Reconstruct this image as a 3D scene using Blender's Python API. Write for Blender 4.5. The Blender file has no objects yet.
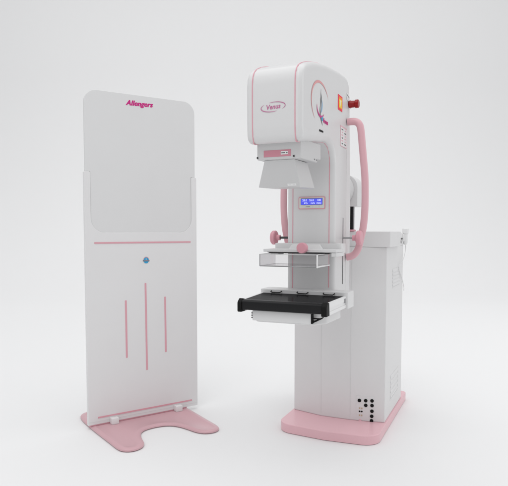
import bpy, bmesh, math, random
from mathutils import Vector, Matrix
random.seed(4)
SC = bpy.context.scene
COL = SC.collection
R = math.radians

# ------------------------------------------------------------------ materials
def mat(name, col, rough=.4, spec=.5, metal=0, bump=.0, bscale=300, var=.0, emis=None, estr=0, coat=0):
    m = bpy.data.materials.new(name); m.use_nodes = True
    nt = m.node_tree; b = nt.nodes['Principled BSDF']
    b.inputs['Base Color'].default_value = (*col, 1)
    b.inputs['Roughness'].default_value = rough
    b.inputs['Metallic'].default_value = metal
    b.inputs['Specular IOR Level'].default_value = spec
    b.inputs['Coat Weight'].default_value = coat
    b.inputs['Coat Roughness'].default_value = .15
    tc = nt.nodes.new('ShaderNodeTexCoord')
    if var:
        n = nt.nodes.new('ShaderNodeTexNoise'); n.inputs['Scale'].default_value = 6; n.inputs['Detail'].default_value = 5
        nt.links.new(tc.outputs['Object'], n.inputs['Vector'])
        mx = nt.nodes.new('ShaderNodeMix'); mx.data_type = 'RGBA'
        mx.inputs[6].default_value = (*[c*(1-var) for c in col], 1); mx.inputs[7].default_value = (*[min(1, c*(1+var)) for c in col], 1)
        nt.links.new(n.outputs['Fac'], mx.inputs[0]); nt.links.new(mx.outputs[2], b.inputs['Base Color'])
        mr = nt.nodes.new('ShaderNodeMapRange'); mr.inputs['To Min'].default_value = rough*.9; mr.inputs['To Max'].default_value = rough*1.12
        nt.links.new(n.outputs['Fac'], mr.inputs['Value']); nt.links.new(mr.outputs['Result'], b.inputs['Roughness'])
    if bump:
        n2 = nt.nodes.new('ShaderNodeTexNoise'); n2.inputs['Scale'].default_value = bscale; n2.inputs['Detail'].default_value = 3
        nt.links.new(tc.outputs['Object'], n2.inputs['Vector'])
        bp = nt.nodes.new('ShaderNodeBump'); bp.inputs['Strength'].default_value = bump; bp.inputs['Distance'].default_value = .001
        nt.links.new(n2.outputs['Fac'], bp.inputs['Height']); nt.links.new(bp.outputs['Normal'], b.inputs['Normal'])
    if emis:
        b.inputs['Emission Color'].default_value = (*emis, 1); b.inputs['Emission Strength'].default_value = estr
    return m

WHITE = mat('white_powder_coat', (.715, .712, .714), .42, .4, bump=.08, bscale=420, var=.012)
SHELL = mat('white_shell', (.70, .699, .701), .30, .45, bump=.02, bscale=380, var=.012)
GREYP = mat('grey_panel', (.72, .722, .724), .38, .35, bump=.04, bscale=300, var=.01)
FRAMEW = mat('white_laminate', (.765, .763, .766), .45, .35, bump=.06, bscale=350, var=.01)
WPL = mat('white_plastic', (.80, .80, .80), .35, .5, var=.01)
PINKB = mat('pink_base_paint', (.77, .475, .52), .30, .45, bump=.02, bscale=300, var=.02)
PINK = mat('pink_enamel', (.72, .42, .465), .33, .5, var=.015)
PINKF = mat('pink_foot_paint', (.62, .385, .42), .30, .45, bump=.02, bscale=300, var=.02)
PINKK = mat('pink_knob', (.70, .335, .395), .36, .5)
PINKT = mat('pink_trim', (.72, .375, .43), .4, .4)
PINKL = mat('pink_label', (.60, .26, .32), .45, .4)
PINKPALE = mat('pale_pink_print', (.76, .50, .55), .5, .3)
PINKARC = mat('salmon_print', (.72, .34, .35), .5, .3)
MAG = mat('magenta_print', (.58, .008, .21), .45, .4)
MAGS = mat('soft_magenta_print', (.52, .17, .32), .5, .3)
BLACK = mat('black_plastic', (.009, .009, .010), .36, .22, var=.05)
BLKTOP = bpy.data.materials.new('black_carbon_top'); BLKTOP.use_nodes = True
def _blk():
    nt = BLKTOP.node_tree; nt.nodes.clear(); o = nt.nodes.new('ShaderNodeOutputMaterial'); mx = nt.nodes.new('ShaderNodeMixShader'); mx.inputs[0].default_value = .12
    d = nt.nodes.new('ShaderNodeBsdfDiffuse'); d.inputs[0].default_value = (.010, .010, .011, 1); g = nt.nodes.new('ShaderNodeBsdfGlossy'); g.inputs['Roughness'].default_value = .16
    tc = nt.nodes.new('ShaderNodeTexCoord'); nz = nt.nodes.new('ShaderNodeTexNoise'); nz.inputs['Scale'].default_value = 14; nz.inputs['Detail'].default_value = 6
    mr = nt.nodes.new('ShaderNodeMapRange'); mr.inputs['To Min'].default_value = .12; mr.inputs['To Max'].default_value = .22
    nt.links.new(tc.outputs['Object'], nz.inputs['Vector']); nt.links.new(nz.outputs['Fac'], mr.inputs['Value']); nt.links.new(mr.outputs['Result'], g.inputs['Roughness'])
    nt.links.new(d.outputs[0], mx.inputs[1]); nt.links.new(g.outputs[0], mx.inputs[2]); nt.links.new(mx.outputs[0], o.inputs[0])
_blk()
COLLM = mat('collimator_shaded_paint', (.61, .61, .612), .36, .4, bump=.1, bscale=380, var=.012)  # darker than the shell: shade under the head is put into this colour
RUBBER = mat('black_rubber', (.007, .007, .007), .55, .15)
DGREY = mat('dark_grey_metal', (.06, .06, .062), .35, .5, metal=.5)
MGREY = mat('grey_metal', (.35, .35, .36), .35, .5, metal=.7)
GREYINK = mat('grey_ink', (.16, .17, .18), .5, .3)
RED = mat('red_button', (.30, .002, .004), .22, .35)
REDS = mat('red_print', (.85, .01, .05), .45, .4)
ORG = mat('orange_print', (.85, .25, .01), .45, .4)
YEL = mat('yellow_print', (.9, .62, .03), .45, .4)
CREAM = mat('cream_print', (.85, .83, .55), .45, .4)
BLUE = mat('blue_print', (.03, .34, .62), .45, .4)
DBLUE = mat('light_blue_print', (.28, .45, .62), .45, .4)
LCD = mat('lcd_blue', (.05, .06, .5), .2, .5, emis=(.10, .12, .85), estr=.62)
LCDT = mat('lcd_text', (.6, .65, .9), .3, .5, emis=(.62, .68, 1.0), estr=.55)
IVORY = mat('ivory_bezel', (.70, .72, .66), .4, .4)
BEIGE = mat('beige_socket', (.52, .40, .28), .5, .4)
CORD = mat('white_cord', (.72, .72, .72), .5, .4)
GROOVE = mat('groove_grey', (.30, .30, .305), .6, .2)

def clear_mat():
    m = bpy.data.materials.new('clear_acrylic'); m.use_nodes = True; nt = m.node_tree; nt.nodes.clear()
    o = nt.nodes.new('ShaderNodeOutputMaterial'); mx = nt.nodes.new('ShaderNodeMixShader')
    t = nt.nodes.new('ShaderNodeBsdfTransparent'); t.inputs[0].default_value = (.935, .93, .935, 1)
    g = nt.nodes.new('ShaderNodeBsdfGlossy'); g.inputs['Roughness'].default_value = .06; g.inputs[0].default_value = (.95, .95, .95, 1)
    lw = nt.nodes.new('ShaderNodeLayerWeight'); pw = nt.nodes.new('ShaderNodeMath'); pw.operation = 'POWER'; pw.inputs[1].default_value = 4; f = nt.nodes.new('ShaderNodeMath'); f.operation = 'MULTIPLY_ADD'; f.inputs[1].default_value = .55; f.inputs[2].default_value = .05
    nt.links.new(lw.outputs['Facing'], pw.inputs[0]); nt.links.new(pw.outputs[0], f.inputs[0])
    nt.links.new(f.outputs[0], mx.inputs[0]); nt.links.new(t.outputs[0], mx.inputs[1]); nt.links.new(g.outputs[0], mx.inputs[2])
    nt.links.new(mx.outputs[0], o.inputs[0]); return m
CLEAR = clear_mat()
RIM = mat('acrylic_edge', (.60, .60, .60), .25, .5)
RIMD = mat('acrylic_dark_edge', (.33, .33, .335), .25, .5)

# ------------------------------------------------------------------ helpers
OFF = Vector((0, 0, 0))
def at(u, v, w): return Vector((u, v, w)) - OFF

def box(bm, u0, u1, v0, v1, w0, w1, bev=0, mi=0):
    ps = [at(u, v, w) for w in (w0, w1) for (u, v) in ((u0, v0), (u1, v0), (u1, v1), (u0, v1))]
    vs = [bm.verts.new(p) for p in ps]
    fs = [bm.faces.new([vs[i] for i in q]) for q in ((3, 2, 1, 0), (4, 5, 6, 7), (0, 1, 5, 4), (1, 2, 6, 5), (2, 3, 7, 6), (3, 0, 4, 7))]
    for f in fs: f.material_index = mi
    if bev:
        es = list({e for f in fs for e in f.edges})
        r = bmesh.ops.bevel(bm, geom=es, offset=bev, segments=2, affect='EDGES', profile=.6)
        for f in r['faces']: f.material_index = mi
    return vs

def hexa(bm, ps, mi=0):
    """eight corners: bottom ring then top ring, each counter-clockwise from above"""
    vs = [bm.verts.new(at(*p)) for p in ps]
    for q in ((3, 2, 1, 0), (4, 5, 6, 7), (0, 1, 5, 4), (1, 2, 6, 5), (2, 3, 7, 6), (3, 0, 4, 7)):
        bm.faces.new([vs[i] for i in q]).material_index = mi

def prism(bm, pts, axis, a, b, mi=0):
    """closed outline pushed along an axis; axis 'w': pts=(u,v); 'u': pts=(v,w); 'v': pts=(u,w)"""
    def P(p, t): return at(*({'w': (p[0], p[1], t), 'u': (t, p[0], p[1]), 'v': (p[0], t, p[1])}[axis]))
    A = [bm.verts.new(P(p, a)) for p in pts]; B = [bm.verts.new(P(p, b)) for p in pts]
    n = len(pts); fs = [bm.faces.new(A[::-1]), bm.faces.new(B)]
    for i in range(n): fs.append(bm.faces.new((A[i], A[(i+1) % n], B[(i+1) % n], B[i])))
    for f in fs: f.material_index = mi
    return fs

def cyl(bm, p0, p1, r0, r1=None, n=28, mi=0, prof=None):
    """lathe between two points; prof=[(t,radius)...]"""
    p0, p1 = at(*p0), at(*p1); d = p1-p0; q = d.to_track_quat('Z', 'Y')
    r1 = r0 if r1 is None else r1
    prof = prof or [(0, r0), (1, r1)]
    rings = []
    for t, r in prof:
        rings.append([bm.verts.new(p0+d*t+q @ Vector((r*math.cos(2*math.pi*k/n), r*math.sin(2*math.pi*k/n), 0))) for k in range(n)])
    for a, b in zip(rings, rings[1:]):
        for k in range(n): bm.faces.new((a[k], a[(k+1) % n], b[(k+1) % n], b[k])).material_index = mi
    bm.faces.new(rings[0][::-1]).material_index = mi; bm.faces.new(rings[-1]).material_index = mi

def tube(bm, pts, r, n=14, closed=False, mi=0, local=False):
    P = [Vector(p) if local else at(*p) for p in pts]; N = len(P); rings = []
    nrm = None
    for i in range(N):
        a = P[(i-1) % N] if (closed or i > 0) else P[i]; b = P[(i+1) % N] if (closed or i < N-1) else P[i]
        t = (b-a).normalized()
        if nrm is None:
            nrm = t.orthogonal().normalized()
        nrm = (nrm - t*nrm.dot(t)).normalized(); bi = t.cross(nrm)
        rings.append([bm.verts.new(P[i]+(nrm*math.cos(2*math.pi*k/n)+bi*math.sin(2*math.pi*k/n))*r) for k in range(n)])
    m = N if closed else N-1
    for i in range(m):
        a, b = rings[i], rings[(i+1) % N]
        for k in range(n): bm.faces.new((a[k], a[(k+1) % n], b[(k+1) % n], b[k])).material_index = mi
    if not closed:
        bm.faces.new(rings[0][::-1]).material_index = mi; bm.faces.new(rings[-1]).material_index = mi

def smooth_path(pts, sub=8):
    """Catmull-Rom through points"""
    P = [Vector(p) for p in pts]; out = []
    for i in range(len(P)-1):
        p0 = P[max(i-1, 0)]; p1 = P[i]; p2 = P[i+1]; p3 = P[min(i+2, len(P)-1)]
        for k in range(sub):
            t = k/sub
            out.append(.5*((2*p1)+(-p0+p2)*t+(2*p0-5*p1+4*p2-p3)*t*t+(-p0+3*p1-3*p2+p3)*t**3))
    out.append(P[-1]); return out

def round_poly(pts, rads, seg=8):
    """fillet the corners of a 2-D outline"""
    out = []; n = len(pts)
    for i in range(n):
        p = Vector(pts[i]); a = Vector(pts[i-1]); b = Vector(pts[(i+1) % n]); r = rads[i] if isinstance(rads, (list, tuple)) else rads
        if r <= 0: out.append(tuple(p)); continue
        da = (a-p).normalized(); db = (b-p).normalized(); ang = da.angle(db); t = r/math.tan(ang/2)
        t = min(t, (a-p).length*.49, (b-p).length*.49); r2 = t*math.tan(ang/2)
        c = p+(da+db).normalized()*(r2/math.sin(ang/2)); s = p+da*t; e = p+db*t
        a0 = math.atan2(s.y-c.y, s.x-c.x); a1 = math.atan2(e.y-c.y, e.x-c.x); dd = (a1-a0+math.pi) % (2*math.pi)-math.pi
        for k in range(seg+1):
            th = a0+dd*k/seg; out.append((c.x+r2*math.cos(th), c.y+r2*math.sin(th)))
    return out

def obj(name, bm, mats, parent=None, bevel=0, seg=3, smooth=35, limit=35, label=None):
    me = bpy.data.meshes.new(name)
    bmesh.ops.recalc_face_normals(bm, faces=bm.faces)
    ca = math.cos(R(smooth))
    for f in bm.faces: f.smooth = True
    for e in bm.edges:
        if len(e.link_faces) == 2:
            if e.link_faces[0].normal.dot(e.link_faces[1].normal) < ca: e.smooth = False
    bm.to_mesh(me); bm.free()
    for m in (mats if isinstance(mats, (list, tuple)) else [mats]): me.materials.append(m)
    o = bpy.data.objects.new(name, me); COL.objects.link(o)
    if parent: o.parent = parent
    if bevel:
        b = o.modifiers.new('bevel', 'BEVEL'); b.width = bevel; b.segments = seg; b.limit_method = 'ANGLE'; b.angle_limit = R(limit); b.harden_normals = True; b.use_clamp_overlap = True
        for e in me.edges: e.use_edge_sharp = False
    if label: o['label'] = label
    return o

def thing(name, label, cat, base, yaw, group=None):
    """Empty at the thing's base; base is in the thing's own u,v frame"""
    o = bpy.data.objects.new(name, None); COL.objects.link(o)
    o.empty_display_size = .1; o.location = base; o.rotation_euler = (0, 0, yaw)
    o['label'] = label; o['category'] = cat
    if group: o['group'] = group
    return o

def text_into(bm, s, size, M, depth=.0004, shear=0, bold=0, mi=0, sx=1.0, align='CENTER', spacing=1.0):
    cu = bpy.data.curves.new('t', 'FONT'); cu.body = s; cu.size = size; cu.shear = shear; cu.offset = bold; cu.extrude = depth
    cu.align_x = align; cu.align_y = 'CENTER'; cu.space_character = spacing; cu.resolution_u = 6
    t = bpy.data.objects.new('t', cu); COL.objects.link(t)
    me = bpy.data.meshes.new_from_object(t.evaluated_get(bpy.context.evaluated_depsgraph_get()))
    bpy.data.objects.remove(t); bpy.data.curves.remove(cu)
    n0 = len(bm.faces); v0 = len(bm.verts)
    bm.from_mesh(me); bpy.data.meshes.remove(me)
    bm.verts.ensure_lookup_table(); bm.faces.ensure_lookup_table()
    S = Matrix.Diagonal((sx, 1, 1, 1))
    for v in bm.verts[v0:]: v.co = M @ (S @ v.co)
    for f in bm.faces[n0:]: f.material_index = mi

def plane_M(origin, xdir, ydir):
    x = Vector(xdir).normalized(); y = Vector(ydir).normalized(); z = x.cross(y)
    M = Matrix((x, y, z)).transposed().to_4x4(); M.translation = at(*origin); return M

def crescent(bm, M, rx, ry, a0, a1, wmax, thick=.0006, mi=0, n=40, phase=0):
    """tapering arc in a plane frame"""
    A = []; B = []
    for k in range(n+1):
        t = k/n; a = a0+(a1-a0)*t; w = wmax*math.sin(math.pi*min(1, max(0, t)))**.7+.0002
        c = Vector((math.cos(a), math.sin(a), 0))
        A.append(bm.verts.new(M @ Vector((c.x*(rx+w/2), c.y*(ry+w/2), thick)))); B.append(bm.verts.new(M @ Vector((c.x*(rx-w/2), c.y*(ry-w/2), thick))))
    for k in range(n):
        bm.faces.new((A[k], A[k+1], B[k+1], B[k])).material_index = mi

def flat(bm, M, pts, h=.0006, mi=0):
    top = [bm.verts.new(M @ Vector((p[0], p[1], h))) for p in pts]; bot = [bm.verts.new(M @ Vector((p[0], p[1], 0))) for p in pts]
    n = len(pts); bm.faces.new(top).material_index = mi
    for i in range(n): bm.faces.new((bot[i], bot[(i+1) % n], top[(i+1) % n], top[i])).material_index = mi

def rectpts(x0, x1, y0, y1): return [(x0, y0), (x1, y0), (x1, y1), (x0, y1)]
def ell(cx, cy, rx, ry, n=28): return [(cx+rx*math.cos(2*math.pi*k/n), cy+ry*math.sin(2*math.pi*k/n)) for k in range(n)]
B = bmesh.new

# ------------------------------------------------------------------ studio backdrop (floor sweeping up into a wall)
OFF = Vector((0, 0, 0))
bm = B()
prof = [(-14, 0), (0, 0), (9, 0)]
for k in range(1, 25):
    a = math.pi/2*k/24; prof.append((9+5*math.sin(a), 5-5*math.cos(a)))
prof.append((14, 16))
prev = None
for (y, z) in prof:
    row = [bm.verts.new((x, y, z)) for x in (-45, -15, 0, 15, 45)]
    if prev:
        for i in range(4): bm.faces.new((prev[i], prev[i+1], row[i+1], row[i]))
    prev = row
BACK = mat('studio_paper', (.81, .81, .812), .75, .2)
o = obj('studio_backdrop', bm, BACK, smooth=60); o['kind'] = 'structure'

# ------------------------------------------------------------------ the x-ray machine
YAW = R(-23.9)
ORG_M = Vector((0.59679389, 2.71519798, 0))
OFF = Vector((-.25, .38, 0))
rot = Matrix.Rotation(YAW, 3, 'Z')
mach = thing('mammography_machine', 'white and pink breast x-ray machine with black table, pink side tubes and pink floor plate', 'x-ray machine', ORG_M + rot @ OFF, YAW)

# base plate
out = round_poly([(-.514, -.020), (-.25, -.048), (.012, -.030), (.012, .85), (-.514, .85)], [.085, 0, .085, .035, .035], 12)
bm = B(); prism(bm, out, 'w', 0.001, .048)
obj('base_plate', bm, PINKB, mach, bevel=.004, seg=2, limit=50)

# cabinet
cab = [(-.505, .222), (-.335, .176), (-.174, .174), (.002, .200), (.002, .70), (-.505, .70)]
bm = B(); prism(bm, cab, 'w', .048, .962)
cabinet = obj('cabinet', bm, WHITE, mach, bevel=.0035, seg=2, limit=4)
bm = B(); prism(bm, round_poly([(-.525, .190), (.021, .186), (.021, .50), (-.525, .50)], .004, 2), 'w', .962, 1.043)
lid = obj('cabinet_lid', bm, WHITE, mach, bevel=.003, seg=2, limit=50)
bm = B(); prism(bm, [(.50, .962), (.50, 1.030), (.56, .985), (.70, .972), (.70, .962)], 'u', -.505, .002)
obj('rear_lid', bm, WHITE, mach, bevel=.002, seg=2)
# panel seams on the front
for (u, v) in ((-.335, .176), (-.174, .174)):
    bm = B(); box(bm, u-.0006, u+.0006, v-.0012, v+.004, .06, .955)
    obj('panel_seam', bm, WHITE, cabinet)
# vents on the right side
for (v0, v1, w0, w1, n) in ((.345, .59, .125, .262, 5), (.36, .585, .735, .842, 5)):
    bm = B(); u = .0022
    fr = .006
    e_ = .0007; box(bm, u, u+e_, v0, v1, w0, w0+fr); box(bm, u, u+e_, v0, v1, w1-fr, w1); box(bm, u, u+e_, v0, v0+fr, w0+fr, w1-fr); box(bm, u, u+e_, v1-fr, v1, w0+fr, w1-fr)
    for k in range(n):
        z = w0+.012+(w1-w0-.03)*k/(n-1)
        hexa(bm, [(u-.001, v0+.012, z), (u+.0022, v0+.012, z), (u+.0022, v1-.012, z), (u-.001, v1-.012, z),
                  (u-.001, v0+.012, z+.012), (u+.0005, v0+.012, z+.012), (u+.0005, v1-.012, z+.012), (u-.001, v1-.012, z+.012)])
    obj('vent', bm, WHITE, cabinet)
# socket plate on the right-hand facet
fa = Vector((-.174, .174, 0)); fb = Vector((.002, .200, 0)); fd = (fb-fa).normalized()
def facet(u, w): t = (u-fa.x)/fd.x; p = fa+fd*t; return (p.x, p.y, w)
Mf = plane_M(facet(-.096, .11), fd, (0, 0, 1))
bm = B(); flat(bm, Mf, rectpts(-.048, .048, -.060, .072), .0014)
plate = obj('socket_plate', bm, SHELL, mach)
fx = lambda u: (u+.096)/fd.x
for (u, w) in ((-.1267, .1566), (-.0945, .158), (-.0625, .1595), (-.094, .133), (-.0622, .1345), (-.0623, .1045), (-.063, .0775), (-.0635, .0535)):
    bm = B(); c = Mf @ Vector((fx(u), w-.11, .0014)); n = (Mf.to_3x3() @ Vector((0, 0, 1)))
    pts = c+OFF; cyl(bm, pts, pts+n*.004, .0088, n=24, prof=[(0, .0092), (.6, .0092), (1, .0075)])
    obj('socket', bm, RUBBER, plate)
bm = B()
for dx in (-.0055, .0055):
    flat(bm, Mf, rectpts(fx(-.1195)+dx-.003, fx(-.1195)+dx+.003, .1135-.11-.002, .1135-.11+.006), .003, 0)
    flat(bm, Mf, ell(fx(-.1195)+dx, .0985-.11, .0045, .0045, 14), .003, 1)
    flat(bm, Mf, rectpts(fx(-.1195)+dx-.003, fx(-.1195)+dx+.003, .077-.11-.003, .077-.11+.005), .003, 0)
obj('fuse_block', bm, [BEIGE, RUBBER], plate)
bm = B(); flat(bm, Mf, ell(fx(-.1225), .0505-.11, .0075, .0075), .0025); obj('earth_stud', bm, PINKPALE, plate)

# lift housing behind the column, drum, pistons
hs = round_poly([(-.344, 1.172), (-.142, 1.172), (-.142, 1.335), (-.344, 1.335)], [.002, .002, .07, .07], 12)
bm = B(); prism(bm, hs, 'v', .15, .285)
obj('lift_housing', bm, SHELL, mach, bevel=.004, seg=2, limit=50)
bm = B(); cyl(bm, (-.243, -.03, 1.256), (-.243, .15, 1.256), .084, n=56, prof=[(0, .084), (.97, .084), (1, .082)])
obj('pivot_drum', bm, SHELL, mach)
for s in (-1, 1):
    u = -.245+s*.062
    bm = B(); cyl(bm, (u, .20, 1.04), (u, .20, 1.172), .0085, n=20); cyl(bm, (u-.011*0, .235, 1.04), (u, .235, 1.172), .006, n=16, mi=1)
    pist = obj('piston', bm, [BLACK, MGREY], mach)
    bm = B(); cyl(bm, (u, .20, 1.0435), (u, .20, 1.053), .022, n=28, prof=[(0, .022), (.7, .022), (1, .019)])
    obj('collar', bm, PINKK, pist)

# C-shaped gantry: head + column in one shell
side = [(-.755, 1.372), (-.60, 1.392), (-.42, 1.4145)]
# inner corner fillet
inner = [(-.385, 1.414), (-.352, 1.405), (-.327, 1.386), (-.313, 1.360), (-.310, 1.33)]
outer = [(-.31, .725), (-.025, .725), (-.025, 1.19), (-.040, 1.45), (-.056, 1.66), (-.064, 1.705), (-.080, 1.735), (-.110, 1.752), (-.145, 1.755), (-.25, 1.749), (-.355, 1.738), (-.47, 1.722), (-.57, 1.702),
         (-.62, 1.690), (-.675, 1.673), (-.717, 1.655), (-.740, 1.637), (-.752, 1.616), (-.757, 1.585), (-.757, 1.50), (-.756, 1.43), (-.753, 1.398), (-.745, 1.380)]
def nudge(P):
    out = []
    for v, w in P:
        f = max(0, (-.5-v)/.285); out.append((v+.028*f, w+(.010*min(1, f*1.5) if w > 1.55 else 0)))
    return out
side = nudge(side)
gp = side+inner+outer
U0, U1 = -.354, -.130
bm = B(); prism(bm, gp, 'u', U0, U1)
gantry = obj('gantry', bm, SHELL, mach, bevel=.024, seg=7, limit=42)
# pink piping runs round the front of the shell at both sides
path = [(-.31, .74), (-.31, .9), (-.31, 1.1), (-.31, 1.25)] + inner[::-1] + side[::-1] + outer[::-1][:-2]
path = path[:path.index((-.145, 1.755))+1]
for u in (U0+.030, U1-.025):
    ins = []
    path[0] = (-.31, .74 if u < -.2 else .795)
    for i, p in enumerate(path):
        a_ = Vector(path[max(i-1, 0)]); b_ = Vector(path[min(i+1, len(path)-1)]); t_ = (b_-a_).normalized()
        ins.append((u, p[0]+t_.y*.0004, p[1]-t_.x*.0004))
    pts = smooth_path(ins, 4)
    bm = B(); tube(bm, pts, .0022, n=10)
    obj('piping', bm, PINKT, gantry)
# slot in the column's sides
for u in (U0, U1):
    bm = B(); box(bm, u-.0012, u+.0012, -.174, -.168, .80, 1.105); obj('slot', bm, DGREY, gantry)
    bm = B(); box(bm, u-.0008, u+.0008, -.1205, -.119, .75, 1.42); obj('cover_seam', bm, GREYP, gantry)
# head lettering with a swoosh
Mh = plane_M((-.2405, -.7575, 1.500), (1, 0, 0), (0, -.002, 1))
bm = B(); text_into(bm, 'Venus', .0245, Mh @ Matrix.Rotation(R(3), 4, 'Z'), shear=.2, bold=.0004, sx=.95)
Mh2 = Mh @ Matrix.Translation((0, 0, .0003)) @ Matrix.Rotation(R(4), 4, 'Z')
crescent(bm, Mh2, .048, .0170, R(-45), R(108), .0030)
crescent(bm, Mh2, .048, .0170, R(135), R(288), .0030)
obj('head_lettering', bm, MAGS, gantry)
# side emblem
Us = U1+.0005
def Ms(v, w): return plane_M((Us, v, w), (0, 1, 0), (0, 0, 1))
M0 = Ms(-.528, 1.545)
bm = B()
crescent(bm, M0, .118, .086, R(28), R(232), .0095, mi=0)
def spindle(bm, M, pts, mi, h=.0009):
    sm = smooth_path([(x, y, w) for x, y, w in pts], 6); L = []; Rr = []
    for i, p in enumerate(sm):
        a = sm[max(i-1, 0)]; b = sm[min(i+1, len(sm)-1)]; d = Vector((b.x-a.x, b.y-a.y)).normalized(); n = Vector((-d.y, d.x))
        L.append(bm.verts.new(M @ Vector((p.x+n.x*p.z, p.y+n.y*p.z, h)))); Rr.append(bm.verts.new(M @ Vector((p.x-n.x*p.z, p.y-n.y*p.z, h))))
    for i in range(len(sm)-1): bm.faces.new((L[i], L[i+1], Rr[i+1], Rr[i])).material_index = mi
spindle(bm, M0, [(.002, .062, .0006), (.001, .045, .0016), (.006, .030, .0055), (.003, .016, .006), (-.001, .0, .0024), (-.008, -.02, .003), (-.002, -.045, .004), (.014, -.066, .003), (.028, -.078, .0006)], 1)
spindle(bm, M0, [(.014, .022, .001), (.020, .004, .006), (.013, -.018, .006), (.002, -.032, .001)], 2, .0007)
crescent(bm, M0 @ Matrix.Translation((0, -.012, .0006)), .050, .035, R(170), R(330), .009, mi=3)
flat(bm, M0, ell(.020, -.052, .010, .009, 18), .0013, 4)
text_into(bm, 'Venus', .026, M0 @ Matrix.Translation((.066, -.056, .0007)), shear=.1, bold=.0005, mi=5, sx=1.1)
flat(bm, M0, [(-.018, -.107), (.036, -.105), (.036, -.098), (-.014, -.099)], .0009, 6)
obj('side_emblem', bm, [PINKARC, GREYINK, DBLUE, MAG, BLUE, MAG, RUBBER], gantry)
# warning sticker
bm = B(); M1 = Ms(-.240, 1.609)
flat(bm, M1, rectpts(-.036, .036, -.033, .033), .0008, 0)
flat(bm, M1, rectpts(-.025, .027, -.024, .026), .0012, 1)
flat(bm, M1, [(-.020, -.020), (.022, -.020), (.024, .016), (-.022, .016)], .0015, 2)
flat(bm, M1, [(0.0, -.016), (.014, .012), (-.014, .012)], .0019, 3)
obj('warning_sticker', bm, [REDS, ORG, YEL, CREAM], gantry)
# narrow data sticker
bm = B(); M2 = Ms(-.176, 1.470)
flat(bm, M2, rectpts(-.056, .052, -.046, .046), .0007, 0); flat(bm, M2, rectpts(-.052, .048, -.043, .038), .0011, 1)
for c, x in enumerate((-.026, .024)):
    for k in range(6):
        y = .030-k*.0125; w = .010 if (k+c) % 2 else .015
        flat(bm, M2, rectpts(x-w, x+w, y-.0028, y+.0028), .0014, 2 if k in (0, 3) and c == 0 or (k == 1 and c == 1) or k == 5 else 3)
obj('data_sticker', bm, [PINKPALE, WPL, GREYINK, PINKPALE], gantry)
# emergency button
bm = B(); cyl(bm, (U1, -.084, 1.635), (U1+.047, -.084, 1.635), .02, n=32, prof=[(0, .016), (.12, .0185), (.3, .016), (.62, .0155), (.66, .0195), (.93, .0195), (1, .016)])
eb = obj('emergency_button', bm, RED, mach)
bm = B(); M3 = Ms(-.108, 1.664); flat(bm, M3, ell(0, 0, .028, .018), .0012, 0); flat(bm, M3, [(-.018, .009), (.004, .004), (.004, .001), (-.018, .005)], .0018, 1); flat(bm, M3, [(.002, .004), (.018, .002), (.018, -.001), (.002, .001)], .0018, 1)
obj('button_tag', bm, [WPL, GREYINK], eb)

# display on the column
Md = plane_M((-.2345, -.3102, 1.1685), (1, 0, 0), (0, 0, 1))
bm = B(); flat(bm, Md, round_poly(rectpts(-.0615, .0615, -.0275, .0275), .006, 5), .0035, 0)
flat(bm, Md, round_poly(rectpts(-.0575, .0575, -.0235, .0235), .004, 4), .0046, 1)
disp = obj('display_panel', bm, [PINKT, IVORY], mach)
bm = B(); flat(bm, Md, rectpts(-.0505, .0505, -.0085, .0205), .0052, 0)
flat(bm, Md, rectpts(-.0495, .0495, -.0075, .0185), .0056, 1)
for s, x, y, sz in (('28.0', -.032, .0115, .0125), ('26.0', .0, .0115, .0125), ('100', .034, .0115, .0125), ('kVp', -.026, -.0005, .0105), ('mAs', .006, -.0005, .0105), ('msec', .034, -.0005, .0105)):
    text_into(bm, s, sz, Md @ Matrix.Translation((x, y, .0061)), depth=.0001, mi=2, bold=.0002)
obj('screen', bm, [GREYINK, LCD, LCDT], disp)
for x in (-.034, .002, .030, .042):
    bm = B(); flat(bm, Md, round_poly(rectpts(x-.0038, x+.0038, -.021, -.012), .001, 2), .0062); obj('key', bm, GREYP, disp)
bm = B(); flat(bm, Md, rectpts(-.026, -.008, -.0178, -.0158), .0050)
obj('key_caption', bm, GREYINK, disp)

# collimator box under the head
bm = B()
bu0, bu1 = -.328, -.150
v0, v1 = -.705, -.455
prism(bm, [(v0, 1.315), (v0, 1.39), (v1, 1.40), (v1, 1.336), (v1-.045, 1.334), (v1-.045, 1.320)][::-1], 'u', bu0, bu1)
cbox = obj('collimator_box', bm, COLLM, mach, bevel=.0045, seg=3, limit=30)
Mc = plane_M(((bu0+bu1)/2-.006, v0, 1.3375), (1, 0, 0), (0, 0, 1))
bm = B(); flat(bm, Mc, rectpts(-.054, .056, -.0125, .0125), .0012, 0)
flat(bm, Mc, rectpts(.016, .045, -.0055, .0065), .0018, 1)
flat(bm, Mc, rectpts(.018, .033, -.0014, .0022), .0022, 2)
flat(bm, Mc, rectpts(.038, .043, -.002, .003), .0022, 2)
obj('label_strip', bm, [PINKL, WPL, GREYINK], cbox)
for x in (-.080, .068):
    bm = B(); c = Mc @ Vector((x, -.0135, 0)) + OFF; cyl(bm, c, c+Vector((0, -.003, 0)), .0035, n=12); obj('screw', bm, DGREY, cbox)
for v in (-.54, -.515):
    bm = B(); cyl(bm, (bu1-.001, v, 1.329), (bu1+.0025, v, 1.329), .003, n=12); obj('screw', bm, MGREY, cbox)
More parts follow.
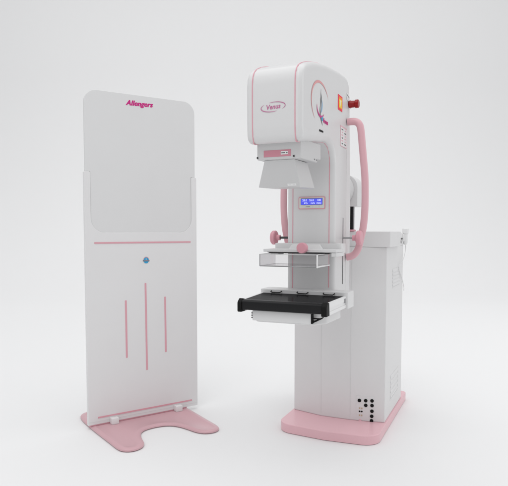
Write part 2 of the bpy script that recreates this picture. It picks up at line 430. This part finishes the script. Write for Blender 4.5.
# cone
bm = B()
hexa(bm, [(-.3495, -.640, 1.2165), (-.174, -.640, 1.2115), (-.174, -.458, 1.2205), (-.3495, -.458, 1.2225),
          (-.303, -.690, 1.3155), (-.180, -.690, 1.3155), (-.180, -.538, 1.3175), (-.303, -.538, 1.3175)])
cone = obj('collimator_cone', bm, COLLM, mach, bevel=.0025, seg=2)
n = Vector((0, -.108, -.036)).normalized()
Mk = plane_M((-.206, -.6455, 1.2235), (1, 0, 0), (0, -.050, .103))
bm = B(); flat(bm, Mk, rectpts(-.018, .018, -.0048, .0048), .0012, 0); flat(bm, Mk, rectpts(-.013, -.003, -.002, .002), .0018, 1); flat(bm, Mk, rectpts(.004, .013, -.002, .002), .0018, 1)
obj('cone_label', bm, [WPL, GREYP], cone)

# bent pink tubes at both sides
tp = [(1.548, -.130), (1.549, -.112), (1.545, -.088), (1.528, -.073), (1.50, -.067), (1.45, -.062), (1.37, -.054), (1.30, -.0475), (1.23, -.045), (1.16, -.045), (1.10, -.048), (1.05, -.054), (1.005, -.064), (.965, -.074), (.940, -.088), (.926, -.108), (.922, -.128)]
for s in (1, -1):
    c = (U0+U1)/2
    pts = smooth_path([(c+s*((u+.003)-c), -.115, w) for (w, u) in tp], 6)
    bm = B(); tube(bm, pts, .0165, n=24)
    h = obj('handle_tube', bm, PINK, mach)
# round adjustment knobs on the column's sides
for s in (1, -1):
    c = (U0+U1)/2
    def X(u): return c+s*(u-c)
    bm = B(); v = -.176; w = 1.013; k_ = 0 if s > 0 else .036
    cyl(bm, (X(-.083+k_), v, w), (X(-.041+k_), v, w), .03, n=40, prof=[(0, .013), (.40, .013), (.46, .030), (.55, .034), (.86, .034), (1, .029)])
    k = obj('adjustment_knob', bm, PINKK, mach)
    bm = B(); cyl(bm, (X(-.131), v, w), (X(-.082+k_), v, w), .0042 if s > 0 else .0058, n=14); obj('shaft', bm, DGREY if s < 0 else MGREY, k)

# bracket that carries the compression paddle
bm = B()
hw = round_poly([(-.395, -.352), (-.088, -.352), (-.088, -.275), (-.1285, -.275), (-.1285, -.312), (-.3555, -.312), (-.3555, -.275), (-.395, -.275)], [.01, .022, .004, 0, 0, 0, .004, .01], 6)
prism(bm, hw, 'w', .948, .990)
brk = obj('paddle_bracket', bm, SHELL, mach, bevel=.002, seg=2, limit=50)
bm = B()
hexa(bm, [(-.322, -.372, .965), (-.165, -.372, .965), (-.165, -.352, .965), (-.322, -.352, .965), (-.306, -.368, .986), (-.181, -.368, .986), (-.181, -.352, .986), (-.306, -.352, .986)])
obj('clamp_block', bm, WPL, brk, bevel=.002, seg=2)
bm = B(); prism(bm, round_poly([(-.402, -.47), (-.076, -.47), (-.076, -.352), (-.402, -.352)], [.006, .006, 0, 0], 4), 'w', .955, .967)
box(bm, -.098, -.076, -.468, -.352, .938, .9545)
hexa(bm, [(-.372, -.462, .949), (-.11, -.462, .949), (-.11, -.38, .949), (-.380, -.38, .949), (-.388, -.464, .9545), (-.10, -.464, .9545), (-.10, -.375, .9545), (-.388, -.375, .9545)], 1)
obj('paddle_holder', bm, [SHELL, DGREY], mach, bevel=.0015, seg=2)
bm = B(); cyl(bm, (-.2175, -.455, .9735), (-.2175, -.499, .9735), .023, n=40, prof=[(0, .008), (.42, .008), (.44, .020), (.5, .0225), (.93, .0225), (1, .020)])
obj('clamp_knob', bm, PINKK, mach)
# clear paddle: open tray with thin walls
pu0, pu1, pv0, pv1, pw0, pw1 = -.376, -.128, -.565, -.395, .900, .9485
bm = B(); t = .003
box(bm, pu0+t, pu1-t, pv0+t, pv1, pw0, pw0+t)
box(bm, pu0, pu1, pv0, pv0+t, pw0, pw1)
box(bm, pu0, pu0+t, pv0+t, pv1, pw0, pw1); box(bm, pu1-t, pu1, pv0+t, pv1, pw0, pw1)
pad = obj('compression_paddle', bm, CLEAR, mach)
bm = B(); e = .0014
def edge(a, b, r, mi=0): cyl(bm, a, b, r, n=8, mi=mi)
edge((pu0, pv0, pw1), (pu1, pv0, pw1), e*.9); edge((pu0, pv0, pw0), (pu1, pv0, pw0), .0024, 1)
edge((pu0, pv0, pw0), (pu0, pv0, pw1), .0020, 1); edge((pu1, pv0, pw0-.004), (pu1, pv0, pw1), .0032, 2)
edge((pu1, pv0, pw0), (pu1, pv1, pw0), .0034, 2); edge((pu0, pv0, pw0), (pu0, pv1, pw0), e, 0)
edge((pu0, pv1, pw0), (pu1, pv1, pw0), e, 0); edge((pu0, pv0, pw1), (pu0, pv1, pw1), e, 0); edge((pu1, pv0, pw1), (pu1, pv1, pw1), e, 0)
obj('paddle_edge', bm, [RIM, RIMD, WPL], pad)
for (u0_, u1_) in ((-.370, -.335), (-.16, -.131)):
    bm = B(); box(bm, u0_, u1_, -.46, -.395, .944, .9488)
    obj('paddle_clip', bm, RIM, mach)

# support bar and image table
bm = B(); box(bm, -.442, -.043, -.402, -.305, .716, .787)
prism(bm, [(-.305, .72), (-.305, .785), (-.20, .785), (-.20, .745)][::-1], 'u', -.350, -.134)
bar = obj('support_bar', bm, SHELL, mach, bevel=.003, seg=2)
for u in (-.365, -.243, -.125):
    bm = B(); tube(bm, [(u-.024, -.404, .780), (u-.024, -.412, .778), (u-.018, -.414, .7745), (u+.018, -.414, .7745), (u+.024, -.412, .778), (u+.024, -.404, .780)], .0023, n=8)
    obj('clip', bm, BLACK, bar)
tu0, tu1, tub = -.411, -.052, -.438        # left edge at the front, right edge, left edge at the back
bm = B(); hexa(bm, [(u, v, w) for w in (.7655, .770) for u, v in ((tu0+.010, -.668), (tu1-.010, -.668), (tu1-.010, -.404), (tub+.010, -.404))])
table = obj('table_top', bm, BLKTOP, mach, bevel=.0008, seg=1)
bm = B(); prism(bm, round_poly([(-.692, .731), (-.692, .764), (-.683, .771), (-.668, .7712), (-.668, .731)], [.004, .006, .004, 0, 0], 4), 'u', tu0+.012, tu1-.018)
obj('front_trim', bm, BLACK, mach)
for a, b_ in ((tu0-.006, tu0+.0118), (tu1-.0178, tu1+.004)):
    bm = B(); prism(bm, round_poly([(-.698, .722), (-.698, .762), (-.680, .776), (-.660, .772), (-.655, .722)], [.006, .012, .008, .003, .003], 5), 'u', a, b_)
    obj('end_cap', bm, RUBBER, mach, bevel=.003, seg=3, limit=40)
for s, u in ((-1, tu0), (1, tu1)):
    bm = B()
    a, b_ = (u, u+.0098) if s < 0 else (u-.0098, u)
    k_ = tub-tu0 if s < 0 else 0
    for i_, w0_, w1_ in ((0, .748, .770), (.002, .735, .7478), (0, .722, .7348)):
        hexa(bm, [(u_, v_, w_) for w_ in (w0_, w1_) for u_, v_ in ((a+i_, -.654), (b_-i_, -.654), (b_-i_+k_, -.4025), (a+i_+k_, -.4025))])
    rail = obj('side_rail', bm, WPL, mach)
    if s < 0: continue
    ue = u+s*.0008
    bm = B(); box(bm, min(u, ue+s*.001), max(u, ue+s*.001), -.430, -.412, .745, .762); obj('rail_end', bm, MGREY, rail)
bm = B(); hexa(bm, [(u, v, w) for w in (.738, .7652) for u, v in ((tu0+.0105, -.668), (tu1-.0105, -.668), (tu1-.0105, -.404), (tub+.0105, -.404))]); obj('table_core', bm, SHELL, mach)
# cassette tray
bm = B(); box(bm, -.362, -.117, -.672, -.43, .688, .7285, .002)
tray = obj('cassette_tray', bm, SHELL, mach)
bm = B()
prism(bm, round_poly([(-.36, -.655), (-.108, -.655), (-.075, -.60), (-.066, -.43), (-.36, -.43)], [.02, .03, .04, 0, 0], 6), 'w', .680, .7275)
shell = obj('tray_shell', bm, SHELL, mach, bevel=.006, seg=3, limit=45)
bm = B(); box(bm, -.116, -.110, -.675, -.660, .690, .727)
hexa(bm, [(-.110, -.672, .694), (-.106, -.672, .694), (-.078, -.655, .708), (-.082, -.655, .708), (-.110, -.672, .700), (-.106, -.672, .700), (-.070, -.655, .716), (-.074, -.655, .716)])
box(bm, -.110, -.085, -.673, -.660, .708, .712); box(bm, -.110, -.095, -.673, -.660, .699, .702)
obj('tray_latch', bm, RUBBER, tray)
bm = B()
for k in range(4): box(bm, -.366, -.362, -.673, -.664, .697+k*.007, .7005+k*.007)
obj('tray_grip', bm, RUBBER, tray)

# bracket for the hand switch
bm = B(); box(bm, -.02, .004, .655, .735, .973, 1.035, .003); box(bm, .004, .012, .66, .73, .985, 1.03, .002)
hb = obj('switch_holder', bm, WPL, mach)
bm = B(); box(bm, .003, .0065, .595, .655, .998, 1.004); box(bm, .003, .0065, .60, .61, .975, .992); box(bm, .003, .0066, .615, .64, .996, 1.006); obj('holder_spring', bm, DGREY, hb)

# ------------------------------------------------------------------ hand switch: hangs in its holder
HS = Vector((.014, .70, .965))
OFF = HS
hsw = thing('hand_switch', 'white hand switch with thin cord hanging on the upper right rear edge of the cabinet', 'hand switch', ORG_M + rot @ HS, YAW)
bm = B(); cyl(bm, (.014, .70, .965), (.014, .70, 1.064), .016, n=24, prof=[(0, .008), (.1, .013), (.65, .0145), (.68, .019), (.95, .019), (1, .014)])
obj('switch_body', bm, WPL, hsw)
bm = B(); tube(bm, smooth_path([(.014, .70, .968), (.014, .715, .945), (.013, .70, .915), (.014, .62, .875), (.008, .53, .846), (.007, .56, .815), (.007, .65, .765), (.007, .715, .715), (.004, .735, .69)], 8), .0017, n=8)
obj('cord', bm, CORD, hsw)

# ------------------------------------------------------------------ radiation shield
SY = R(34.5)
OFF = Vector((.31, .0, 0))
rs = Matrix.Rotation(SY, 3, 'Z')
SO = Vector((-.86039268, 2.92571367, 0))
sh = thing('radiation_shield', 'tall freestanding white screen with grey upper panel and pink stripes on a curved pink foot', 'radiation shield', SO + rs @ OFF, SY)
# foot: kidney plate with a shallow raised rim
left = [(.004, .12), (.004, -.05), (.010, -.25), (.013, -.345), (.024, -.385), (.050, -.408), (.085, -.412), (.122, -.395), (.146, -.358), (.157, -.315), (.166, -.280), (.178, -.243), (.200, -.205), (.235, -.180), (.29, -.171)]
pts = left + [(.58-x, y) for x, y in left[::-1][1:]]
pts += [(.571, .18), (.558, .232), (.522, .264), (.46, .272), (.12, .272), (.058, .264), (.022, .232), (.009, .18)]
sm = smooth_path([(x, y, 0) for x, y in pts+[pts[0]]], 4)[:-1]
sm = [(p.x, p.y) for p in sm]
def inset(P, d):
    out = []; n = len(P)
    for i in range(n):
        a = Vector(P[i-1]); b = Vector(P[(i+1) % n]); t = (b-a).normalized(); nr = Vector((-t.y, t.x)); out.append((P[i][0]+nr.x*d, P[i][1]+nr.y*d))
    return out
def area(P): return sum(P[i-1][0]*P[i][1]-P[i][0]*P[i-1][1] for i in range(len(P)))/2
if area(sm) < 0: sm = sm[::-1]
bm = B()
rings = []
for d, z in ((.004, .002), (0, .005), (0.0, .010), (.003, .0135), (.020, .0165), (.024, .0165), (.028, .0150)):
    rings.append([bm.verts.new(at(p[0], p[1], z)) for p in inset(sm, d)])
for a, b_ in zip(rings, rings[1:]):
    for i in range(len(a)): bm.faces.new((a[i], a[(i+1) % len(a)], b_[(i+1) % len(a)], b_[i]))
bm.faces.new(rings[-1]); bm.faces.new(rings[0][::-1])
obj('foot_plate', bm, PINKF, sh, smooth=50)

# lower frame with a U-shaped notch, front face at v=0, 18 mm thick
L0, L1 = -.010, .641
fr = [(L0, .022), (L1, .022), (L1, 1.352), (.608, 1.352), (.608, 1.038), (.022, 1.038), (.022, 1.352), (L0, 1.352)]
out = round_poly(fr, [.002, .002, .008, .006, .075, .075, .006, .008], 12)
bm = B(); prism(bm, out, 'v', 0.0, .022)
frame = obj('frame_panel', bm, FRAMEW, sh, bevel=.003, seg=2, limit=45)
# upper panel slid in behind the notch
up = round_poly([(-.006, .97), (.634, .97), (.634, 1.776), (-.006, 1.768)], [.004, .004, .062, .062], 14)
bm = B(); prism(bm, up, 'v', .0095, .0215)
# the frame is cut back where the panel passes: panel sits inside the notch only
bm.free()
up = round_poly([(-.003, 1.3525), (.0225, 1.3525), (.0225, 1.0385), (.6075, 1.0385), (.6075, 1.3525), (.633, 1.3525), (.633, 1.776), (-.003, 1.769)], [0, 0, .0735, .0735, 0, 0, .068, .068], 14)
bm = B(); prism(bm, up, 'v', .0035, .018)
upper = obj('upper_panel', bm, GREYP, sh, bevel=.0012, seg=2, limit=45)
# lettering
Mt = plane_M((.2975, .0031, 1.7275), (1, 0, 0.035), (-.035, 0, 1))
bm = B(); [text_into(bm, 'Allengers', .0375, Mt @ Matrix.Translation((dx, 0, dz)), shear=.32, bold=.0009, sx=1.0, depth=.0002, spacing=1.06) for dx, dz in ((-.0006, 0), (.0005, .00013), (.0014, .00026))]
obj('maker_lettering', bm, MAG, upper)
# stripes
def stripe(p0, p1, w=.010, hook=False):
    bm = B(); d = Vector((p1[0]-p0[0], 0, p1[1]-p0[1])); L = d.length; d.normalize(); nrm = Vector((-d.z, 0, d.x))
    P = []
    pts2 = [(-w*.5, 0), (-w*.5, L), (w*.5, L-w*.3*hook), (w*.5, w*.7*hook)]
    M = plane_M((p0[0], -.0001, p0[1]), (-d.z, 0, d.x) if False else (d.x, 0, d.z), (-d.z, 0, d.x))
    flat(bm, M, round_poly([(0, -w/2), (L, -w/2), (L, w/2), (0, w/2)], w*.3, 3), .0016)
    obj('stripe', bm, PINKT, frame)
stripe((.2045, .672), (.2065, .358), hook=1); stripe((.3195, .760), (.323, .275)); stripe((.4366, .677), (.4385, .362))
stripe((.037, .983), (.601, .983), .0085); stripe((.041, .058), (.603, .058), .0085)
bm = B(); flat(bm, plane_M((.315, -.0001, .0385), (1, 0, 0), (0, 0, 1)), rectpts(-.325, .325, -.0006, .0006), .0006); obj('kick_seam', bm, GREYP, frame)
# round emblem
Me = plane_M((.3250, -.0001, .8845), (1, 0, 0), (0, 0, 1))
bm = B(); flat(bm, Me, ell(0, .002, .0185, .0205), .001, 3); flat(bm, Me, ell(0, .003, .0165, .017), .0014, 2); flat(bm, Me, ell(0, .000, .0155, .0165), .0018, 0)
flat(bm, Me, [(-.019, -.0055), (.019, -.0055), (.019, .0005), (-.019, .0005)], .0022, 1)
flat(bm, Me, ell(0, .007, .004, .005, 12), .0022, 4)
for x in (-.011, -.005, .001, .007, .012): flat(bm, Me, rectpts(x-.0015, x+.0012, -.0038, -.001), .0026, 2)
obj('round_emblem', bm, [BLUE, GREYINK, PINKARC, GREYP, DBLUE], frame)
# clamp feet
for u in (.125, .505):
    bm = B(); box(bm, u-.020, u+.020, -.034, -.0005, .0155, .048, .003); box(bm, u-.020, u+.020, .0225, .05, .0155, .048, .003)
    obj('clamp_foot', bm, WPL, sh)
bm = B(); box(bm, -.004, .57, .002, .020, .0165, .0218); obj('mounting_strip', bm, PINKT, sh)

# ------------------------------------------------------------------ light
w = bpy.data.worlds.new('World'); SC.world = w; w.use_nodes = True
bg = w.node_tree.nodes['Background']; bg.inputs[0].default_value = (.985, .99, 1, 1); bg.inputs[1].default_value = 1
wt = w.node_tree; tc = wt.nodes.new('ShaderNodeTexCoord'); sp = wt.nodes.new('ShaderNodeSeparateXYZ'); mr = wt.nodes.new('ShaderNodeMapRange')
mr.inputs['From Min'].default_value = 0; mr.inputs['From Max'].default_value = 1; mr.inputs['To Min'].default_value = .40; mr.inputs['To Max'].default_value = 1.0
wt.links.new(tc.outputs['Generated'], sp.inputs[0]); wt.links.new(sp.outputs['Z'], mr.inputs['Value']); wt.links.new(mr.outputs['Result'], bg.inputs[1])
def area(name, loc, target, sx, sy, power, col=(1, 1, 1)):
    l = bpy.data.lights.new(name, 'AREA'); l.shape = 'RECTANGLE'; l.size = sx; l.size_y = sy; l.energy = power; l.color = col
    o = bpy.data.objects.new(name, l); COL.objects.link(o); o.location = loc
    o.rotation_euler = (Vector(target)-Vector(loc)).to_track_quat('-Z', 'Y').to_euler(); return o
area('overhead_softbox', (0, 2.3, 6.0), (0, 2.6, 0), 7, 7, 92)
area('side_softbox', (6.0, 3.6, 2.4), (.5, 3.2, .9), 4, 4, 48)
area('front_softbox', (-1.2, -.6, 6.0), (0, 3.2, 1.0), 3, 3, 45)
area('fill_softbox', (-1.6, -2.6, 2.6), (0, 3.2, .9), 3, 2.4, 17)
area('backdrop_wash', (0, 7.5, 7.5), (0, 13.5, 2.5), 16, 2, 222)

# ------------------------------------------------------------------ camera
cd = bpy.data.cameras.new('camera'); cam = bpy.data.objects.new('camera', cd); COL.objects.link(cam); SC.camera = cam
cam.location = (0, 0, 1.04); cam.rotation_euler = (R(90-3.5), 0, 0)
cd.sensor_width = 36; cd.lens = 567/508*36; cd.shift_y = 23.68/508; cd.clip_end = 200; cd.clip_start = .05
SC.view_settings.view_transform = 'Standard'; SC.view_settings.look = 'None'; SC.view_settings.gamma = 1; SC.view_settings.exposure = 0
SC.render.resolution_x = 1024; SC.render.resolution_y = 980
